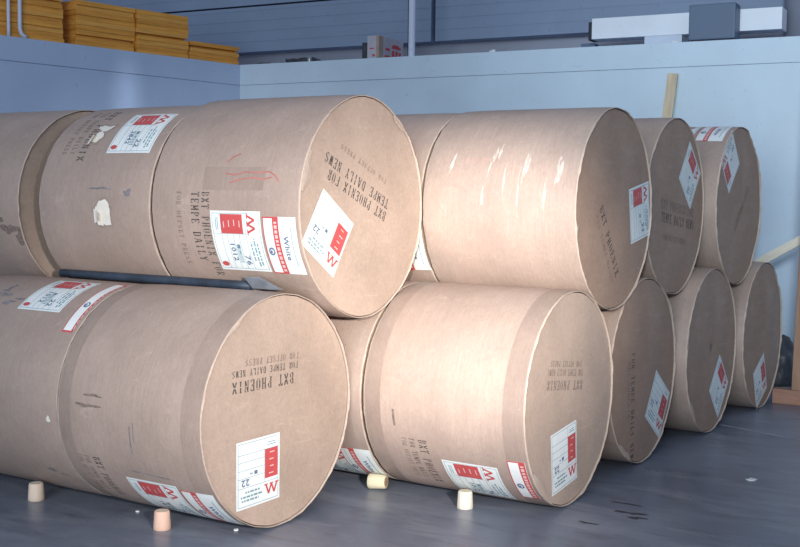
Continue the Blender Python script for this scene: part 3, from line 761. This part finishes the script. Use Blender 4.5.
# orange boards stacked on the left ledge
def owood(name, col, seed):
    m, nt, b = new_mat(name)
    n = noise_node(nt, 1.0, 6, .65, stretch=(2.5, 14, 46), loc=(seed, 0, 0), dist=.4)
    r = ramp(nt, n.outputs[0], [(.32, [c * .6 for c in col]), (.62, col)])
    nt.links.new(r.outputs[0], b.inputs['Base Color']); b.inputs['Roughness'].default_value = .6; return m
OM = [owood('orange_board_a', (.84, .39, .06), 1), owood('orange_board_b', (.78, .34, .05), 4), owood('orange_board_c', (.88, .43, .085), 7)]
def local_left(s, dpt, z):      # s = distance from the left-hand frame edge along the wall towards the corner, dpt = behind its face
    ux, uy = math.cos(al), math.sin(al)
    L0 = 2.652 - s
    return Vector((cx + L0 * ux + dpt * uy, cy + L0 * uy - dpt * ux, z))
ORD = ['lowest', 'second', 'third', 'fourth', 'fifth', 'sixth', 'seventh', 'eighth', 'ninth', 'tenth', 'eleventh', 'twelfth']
rnd = random.Random(21); _board = {}
def board_mesh(ln, th, mi, dp):
    k = (round(ln, 3), th, mi)
    if k not in _board:
        bm = bmesh.new(); add_box(bm, (-ln / 2, -dp / 2, 0), (ln / 2, dp / 2, th), bevel=.004)
        me = bpy.data.meshes.new('orange_board'); bm.to_mesh(me); bm.free(); me.materials.append(OM[mi]); _board[k] = me
    return _board[k]
def stack(s0, s1, layers, which, grp, th=.0415, dp=.7, d0=.07, gaps=()):
    z = ZT
    for k in range(layers):
        me = board_mesh(s1 - s0, th, k % 3, dp)
        o = bpy.data.objects.new('orange_board', me); COL.objects.link(o)
        back = .05 if k in gaps else rnd.uniform(-.008, .008)
        o.location = local_left((s0 + s1) / 2 + rnd.uniform(-.01, .01), d0 + dp / 2 + back, z + .0004)
        o.rotation_euler[2] = al + rad(rnd.uniform(-.7, .7))
        o.scale[2] = .5 if k in gaps else 1
        n = 'topmost' if k == layers - 1 else (ORD[k] if k == 0 else ORD[k] + ' from the bottom')
        tag(o, 'orange board, %s of %s' % (n, which), 'board', grp)
        z += th * o.scale[2] + .0006
stack(-.45, .655, 12, 'the tallest stack, far left on the ledge', 'orange boards in the far left stack', .0425, .7, .07, (8,))
stack(.80, 1.43, 10, 'the middle left stack on the ledge', 'orange boards in the middle left stack', .0425, .7, .09, (2,))
stack(1.45, 2.05, 10, 'the middle right stack on the ledge', 'orange boards in the middle right stack', .0425, .6, .07, (4,))
stack(2.075, 2.70, 5, 'the low stack nearest the wall corner', 'orange boards in the low stack', .0405, .7, .07, (3,))
# two pale hanging hoses in front of the far left stack
M_HOSE = plain('pale_hose', (.58, .64, .80), .4, var=.06)
for s, r, lab, curl in ((.10, .014, 'thin pale upright pipe at the far left in front of the orange boards', 0), (.205, .017, 'pale pipe with a bent foot, right of the thin one before the orange boards', 1)):
    pts = [(s, .035, ZT + .9), (s, .035, ZT + .3), (s, .035, ZT + .08)] + ([(s + .012, .033, ZT + .04), (s + .035, .03, ZT + .0175), (s + .055, .03, ZT + .0175)] if curl else [(s, .035, ZT + .001)])
    bm = bmesh.new(); tube(bm, [local_left(*p) - local_left(s, .035, ZT) for p in pts], r, 14); o = obj('pale_pipe', bm, M_HOSE); o.location = local_left(s, .035, ZT); tag(o, lab, 'pipe', 'pale pipes at the left end of the ledge')

# ------------------------------------------------------------------ camera
yaw, pitch, roll = .5632711, -.0701369, .0122036
f = Vector((-math.sin(yaw) * math.cos(pitch), math.cos(yaw) * math.cos(pitch), math.sin(pitch)))
r0 = f.cross(Vector((0, 0, 1))).normalized(); u0 = r0.cross(f)
r = r0 * math.cos(roll) + u0 * math.sin(roll); u = u0 * math.cos(roll) - r0 * math.sin(roll)
cam = bpy.data.cameras.new('camera'); co = bpy.data.objects.new('camera', cam); COL.objects.link(co)
co.matrix_world = Matrix(((r.x, u.x, -f.x, 3.0226522), (r.y, u.y, -f.y, -3.84203), (r.z, u.z, -f.z, 1.4467324), (0, 0, 0, 1)))
cam.sensor_width = 36; cam.sensor_fit = 'HORIZONTAL'; cam.lens = 1138.463 / 800 * 36
S.camera = co

# ------------------------------------------------------------------ light
w = bpy.data.worlds.new('hall_daylight'); S.world = w; w.use_nodes = True
bg = w.node_tree.nodes['Background']; bg.inputs[0].default_value = (.62, .74, 1.0, 1); bg.inputs[1].default_value = .29
def aim(o, tgt): o.rotation_euler = (Vector(tgt) - o.location).to_track_quat('-Z', 'Y').to_euler()
def area(name, loc, tgt, sx, sy, col, pw):
    l = bpy.data.lights.new(name, 'AREA'); l.shape = 'RECTANGLE'; l.size = sx; l.size_y = sy; l.color = col; l.energy = pw
    o = bpy.data.objects.new(name, l); COL.objects.link(o); o.location = loc; aim(o, tgt); return o
def spot(name, loc, tgt, deg, blend, col, pw, size):
    l = bpy.data.lights.new(name, 'SPOT'); l.spot_size = rad(deg); l.spot_blend = blend; l.color = col; l.energy = pw; l.shadow_soft_size = size
    o = bpy.data.objects.new(name, l); COL.objects.link(o); o.location = loc; aim(o, tgt); return o
area('open_doorway_daylight', (2.5, -8.5, 2.6), (.0, 1.5, 1.3), 5, 4, (.86, .94, 1.0), 370)
spot('camera_flash', (4.3, -3.6, 1.8), (.15, .4, .80), 32, 1.0, (1.0, .925, .87), 1450, .12)
spot('sun_through_doorway', (3.2, -4.6, 1.9), (.46, .80, 1.05), 17, .8, (1.0, .91, .81), 1200, .05)
spot('back_wall_fill', (4.7, -9.0, 3.3), (.9, 5.4, 2.0), 26, .9, (.80, .92, 1.0), 1800, .5)  # added cool fill from an unseen source, brightens the right of the back wall
sl = spot('wall_streak_spot', (-1.6, 2.2, 2.4), (-4.72, 3.72, 2.20), 15, 1.0, (.85, .92, 1.0), 130, .13)  # added spot standing in for the glare streak on the left wall
sl.scale = (.34, 1.2, 1)
S.view_settings.view_transform = 'Standard'; S.view_settings.look = 'None'
S.view_settings.gamma = 1; S.view_settings.use_curve_mapping = False
S.view_settings.exposure = .42
